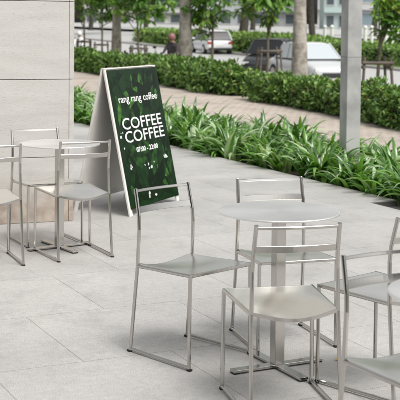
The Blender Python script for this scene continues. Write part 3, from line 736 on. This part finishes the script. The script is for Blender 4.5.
    for sx in (-L/2+.78, L/2-.80):
        for s in (-1, 1):
            wv = MB(); wy = s*(W/2-.10); wv.tube([(sx, wy-s*.10, .315), (sx, wy+s*.102, .315)], .315, 24); wo = wv.build('wheel', TYRE, t)
            rm = MB(); rm.tube([(sx, wy+s*.06, .315), (sx, wy+s*.110, .315)], .20, 10); rm.build('rim', CHROME, wo)
            for a in range(5):
                pass
    for s in (-1, 1):
        g = MB(); g.box((-L/2+.05, s*W*.37, hb*.80), (.10, W*.16, .15)); bevel(g.build('tail_lamp', RED, t), .02)
        g = MB(); g.box((L/2-.12, s*W*.34, hb*.60), (.18, W*.17, .12)); bevel(g.build('headlight', LENS, t), .02)
        g = MB(); g.box((L*.205, s*(W/2+.06), hb*1.06), (.12, .17, .12)); bevel(g.build('wing_mirror', paint, t), .02)
    g = MB(); g.box((-L/2+.01, 0, hb*.66), (.05, .46, .12)); g.build('number_plate', PLATE, t)
    g = MB(); g.box((-L/2+.02, 0, .34), (.10, W*.80, .16)); bevel(g.build('rear_bumper', BLK, t), .03)
    g = MB(); g.box((L/2-.02, 0, .36), (.08, W*.55, .18)); bevel(g.build('grille', BLK, t), .03)
    return t
PB = mat('black_paint', (.012, .013, .015), .07, spec=.9); PSV = mat('silver_paint', (.60, .61, .62), .25, metal=.25); PWH = mat('white_paint', (.72, .73, .74), .25)
make_car('black hatchback on the road with its front towards us, behind the braced tree', 2.90, 48.2, R(-106), PB, L=4.1, W=1.72, H=1.50)
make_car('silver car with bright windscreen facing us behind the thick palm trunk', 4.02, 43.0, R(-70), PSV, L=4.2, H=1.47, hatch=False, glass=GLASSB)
make_car('white car at the far side of the road seen from behind', .70, 75.8, R(104), PWH, L=4.5, W=1.82, H=1.52)

b = MB(); leaf(b, Vector((0, 0, .004)), Vector((.8, .6, .05)).normalized(), Vector((0, 0, 1)), .045, .03, 0, .3)
o = b.build('fallen_leaf', mat('dry_leaf', (.45, .34, .14), .7)); o.location = (.655, 5.475, 0); tag(o, 'small yellow fallen leaf on the paving right of the middle table foot', 'leaf')
# ------------------------------------------------------------------ people and scooters
SKIN = mat('skin', (.42, .26, .18), .6); HAIR = mat('dark_hair', (.02, .016, .012), .6)
def person(name, label, loc, rz, shirt, trousers, sit=True, helmet=None, group=None):
    """seated figure facing local +x, seat height .72 (scooter) with forearms forward"""
    t = thing(name, label, 'person', loc, rz, group)
    me = bpy.data.meshes.new('body'); bm = bmesh.new(); sk = []
    def V(x, y, z, r): v_ = bm.verts.new((x, y, z)); sk.append((r, r)); return v_
    if sit:
        pel = V(0, 0, .80, .14); ch = V(.04, 0, 1.08, .15); up = V(.06, 0, 1.28, .13); nk = V(.08, 0, 1.40, .055); hd = V(.10, 0, 1.50, .085); tp = V(.10, 0, 1.60, .08)
        E = [(pel, ch), (ch, up), (up, nk), (nk, hd), (hd, tp)]
        for s in (-1, 1):
            sh = V(.06, s*.17, 1.29, .06); el = V(.22, s*.22, 1.08, .042); wr = V(.42, s*.20, 1.04, .03); hn = V(.49, s*.20, 1.03, .035)
            hp = V(.04, s*.10, .78, .10); kn = V(.42, s*.14, .74, .07); an = V(.34, s*.13, .33, .045); ft = V(.46, s*.13, .29, .04)
            E += [(up, sh), (sh, el), (el, wr), (wr, hn), (pel, hp), (hp, kn), (kn, an), (an, ft)]
    for a, c in E: bm.edges.new((a, c))
    bm.to_mesh(me); bm.free(); o = bpy.data.objects.new('body', me); col.objects.link(o); o.parent = t
    m = o.modifiers.new('skin', 'SKIN'); 
    for i, r in enumerate(sk): me.skin_vertices[0].data[i].radius = r
    me.skin_vertices[0].data[0].use_root = True
    o.modifiers.new('sub', 'SUBSURF').levels = 1
    # face / shirt / trousers by height
    mm = bpy.data.materials.new('clothed_figure'); mm.use_nodes = True; T = mm.node_tree; b_ = T.nodes['Principled BSDF']; b_.inputs['Roughness'].default_value = .8
    tc = T.nodes.new('ShaderNodeTexCoord'); sp = T.nodes.new('ShaderNodeSeparateXYZ'); T.links.new(tc.outputs['Object'], sp.inputs[0])
    r = T.nodes.new('ShaderNodeValToRGB'); r.color_ramp.interpolation = 'CONSTANT'; e = r.color_ramp.elements
    e[0].position = 0; e[0].color = (*trousers, 1); e[1].position = .86/2; e[1].color = (*shirt, 1); x = e.new(1.39/2); x.color = (.42, .26, .18, 1)
    dv = T.nodes.new('ShaderNodeMath'); dv.operation = 'MULTIPLY'; dv.inputs[1].default_value = .5
    T.links.new(sp.outputs['Z'], dv.inputs[0]); T.links.new(dv.outputs[0], r.inputs[0]); T.links.new(r.outputs[0], b_.inputs['Base Color'])
    me.materials.append(mm)
    hm = MB(); n = 12
    vs_ = []; rows_ = 6
    for i in range(rows_+1):
        a = PI/2*i/rows_*1.25
        for j in range(n): vs_.append((.095+.125*math.sin(a)*math.cos(2*PI*j/n), .115*math.sin(a)*math.sin(2*PI*j/n), 1.545+.135*math.cos(a)))
    hm.add(vs_, [(i*n+j, i*n+(j+1) % n, (i+1)*n+(j+1) % n, (i+1)*n+j) for i in range(rows_) for j in range(n)])
    hm.build('helmet' if helmet else 'hair', helmet or HAIR, t, smooth=True)
    return t
def scooter(label, loc, rz, paint, group='motor scooters by the road'):
    t = thing('motor_scooter', label, 'scooter', loc, rz, group)
    for x in (-.60, .62):
        b = MB(); n = 28; P = [(x+.235*math.cos(2*PI*i/n), 0, .27+.235*math.sin(2*PI*i/n)) for i in range(n+1)]; b.tube(P, .042, 8); w_ = b.build('wheel', TYRE, t)
        b = MB(); b.tube([(x, -.03, .27), (x, .03, .27)], .15, 12); b.build('rim', CHROME, w_)
    b = MB(); b.tube([(-.78, 0, .66), (-.6, 0, .62), (-.3, 0, .56), (-.08, 0, .44)], [.06, .13, .15, .09], 12); b.build('body', paint, t, smooth=True)
    b = MB(); b.sweep([(-.72, 0, .76), (-.35, 0, .74), (-.05, 0, .70)], .24, .07); bevel(b.build('seat', BLK, t), .02)
    b = MB(); b.box((.12, 0, .30), (.48, .26, .07)); bevel(b.build('footboard', BLK, t), .02)
    b = MB(); b.sweep([(.32, 0, .32), (.40, 0, .60), (.42, 0, .86)], .34, .07, up=(1, 0, 0)); bevel(b.build('front_shield', paint, t), .03)
    b = MB(); b.tube([(.62, 0, .27), (.50, 0, .60), (.40, 0, .95)], .035, 8); b.build('fork', CHROME, t)
    b = MB(); b.tube([(.36, -.34, 1.03), (.42, -.1, .97), (.42, .1, .97), (.36, .34, 1.03)], .018, 8); h = b.build('handlebar', BLK, t)
    for s in (-1, 1):
        b = MB(); b.tube([(.40, s*.22, 1.0), (.42, s*.30, 1.20)], .008, 6); b.box((.42, s*.31, 1.24), (.02, .11, .07)); b.build('mirror', BLK, t)
    b = MB(); b.tube([(.44, 0, .90), (.53, 0, .90)], [.09, .07], 12); b.build('headlight', LENS, t)
    b = MB(); b.sweep([(.40, 0, .50), (.62, 0, .55), (.82, 0, .46)], .11, .03); b.build('mudguard', paint, t)
    b = MB(); b.box((-.83, 0, .62), (.03, .12, .07)); b.build('tail_lamp', RED, t)
    b = MB(); b.tube([(-.1, .14, .28), (-.7, .16, .34)], [.03, .05], 8); b.build('exhaust', CHROME, t)
    return t
P1 = (-.98, 36.5); P2 = (-2.05, 46.5); P3 = (-5.48, 52.5)
scooter('dark scooter carrying a rider left of the palm trunk by the road', (*P1, -.58), R(-110), mat('dark_scooter', (.03, .03, .035), .3))
person('person', 'person in a dark top and dull red helmet on the scooter beside the palm trunk', (P1[0]+.12, P1[1]+.28, -.58), R(-110), (.045, .035, .04), (.03, .03, .04), helmet=mat('pink_helmet', (.30, .13, .13), .4))
scooter('white and black scooter parked without rider above the signboard', (*P2, -.75), R(200), mat('white_scooter', (.6, .6, .6), .3))
scooter('scooter under a rider in white, half hidden by the stone column', (*P3, -.75), R(-100), mat('grey_scooter', (.35, .35, .36), .3))
person('person', 'person in a white shirt on a scooter, half hidden by the stone column', (P3[0]+.05, P3[1]+.3, -.75), R(-100), (.75, .75, .75), (.3, .3, .32), helmet=mat('white_helmet', (.7, .7, .7), .3))
scooter('scooter under a white-shirted rider behind the far hedge at the right edge', (10.35, 61.5, -.33), R(160), mat('black_scooter', (.03, .03, .03), .3))
person('person', 'person in a white shirt riding behind the far hedge at the right edge', (10.35+.28, 61.4, -.33), R(160), (.75, .75, .76), (.03, .03, .04))

# ------------------------------------------------------------------ unseen cafe front behind the camera, added for dark reflections in the steel
cf = thing('unseen_cafe_front', 'unseen dark glazed shopfront behind the camera, added for its reflections in the steel', 'building', (-1, -3.5, 0), R(8))
DKW = mat('dark_panelling', (.035, .028, .022), .6, noise=(2, 5, .3, .7), two=(.06, .05, .04))
b = MB(); b.box((0, -1.5, 2.2), (26, 3, 4.4)); b.build('wall', DKW, cf)
for i in range(8):
    b = MB(); b.box((-10.5+i*3, .03, 1.5), (2.6, .06, 2.7)); g = b.build('window', BLK, cf)
    b = MB(); b.box((-10.5+i*3, .075, 1.5), (2.4, .02, 2.5)); b.build('pane', GL2, g)
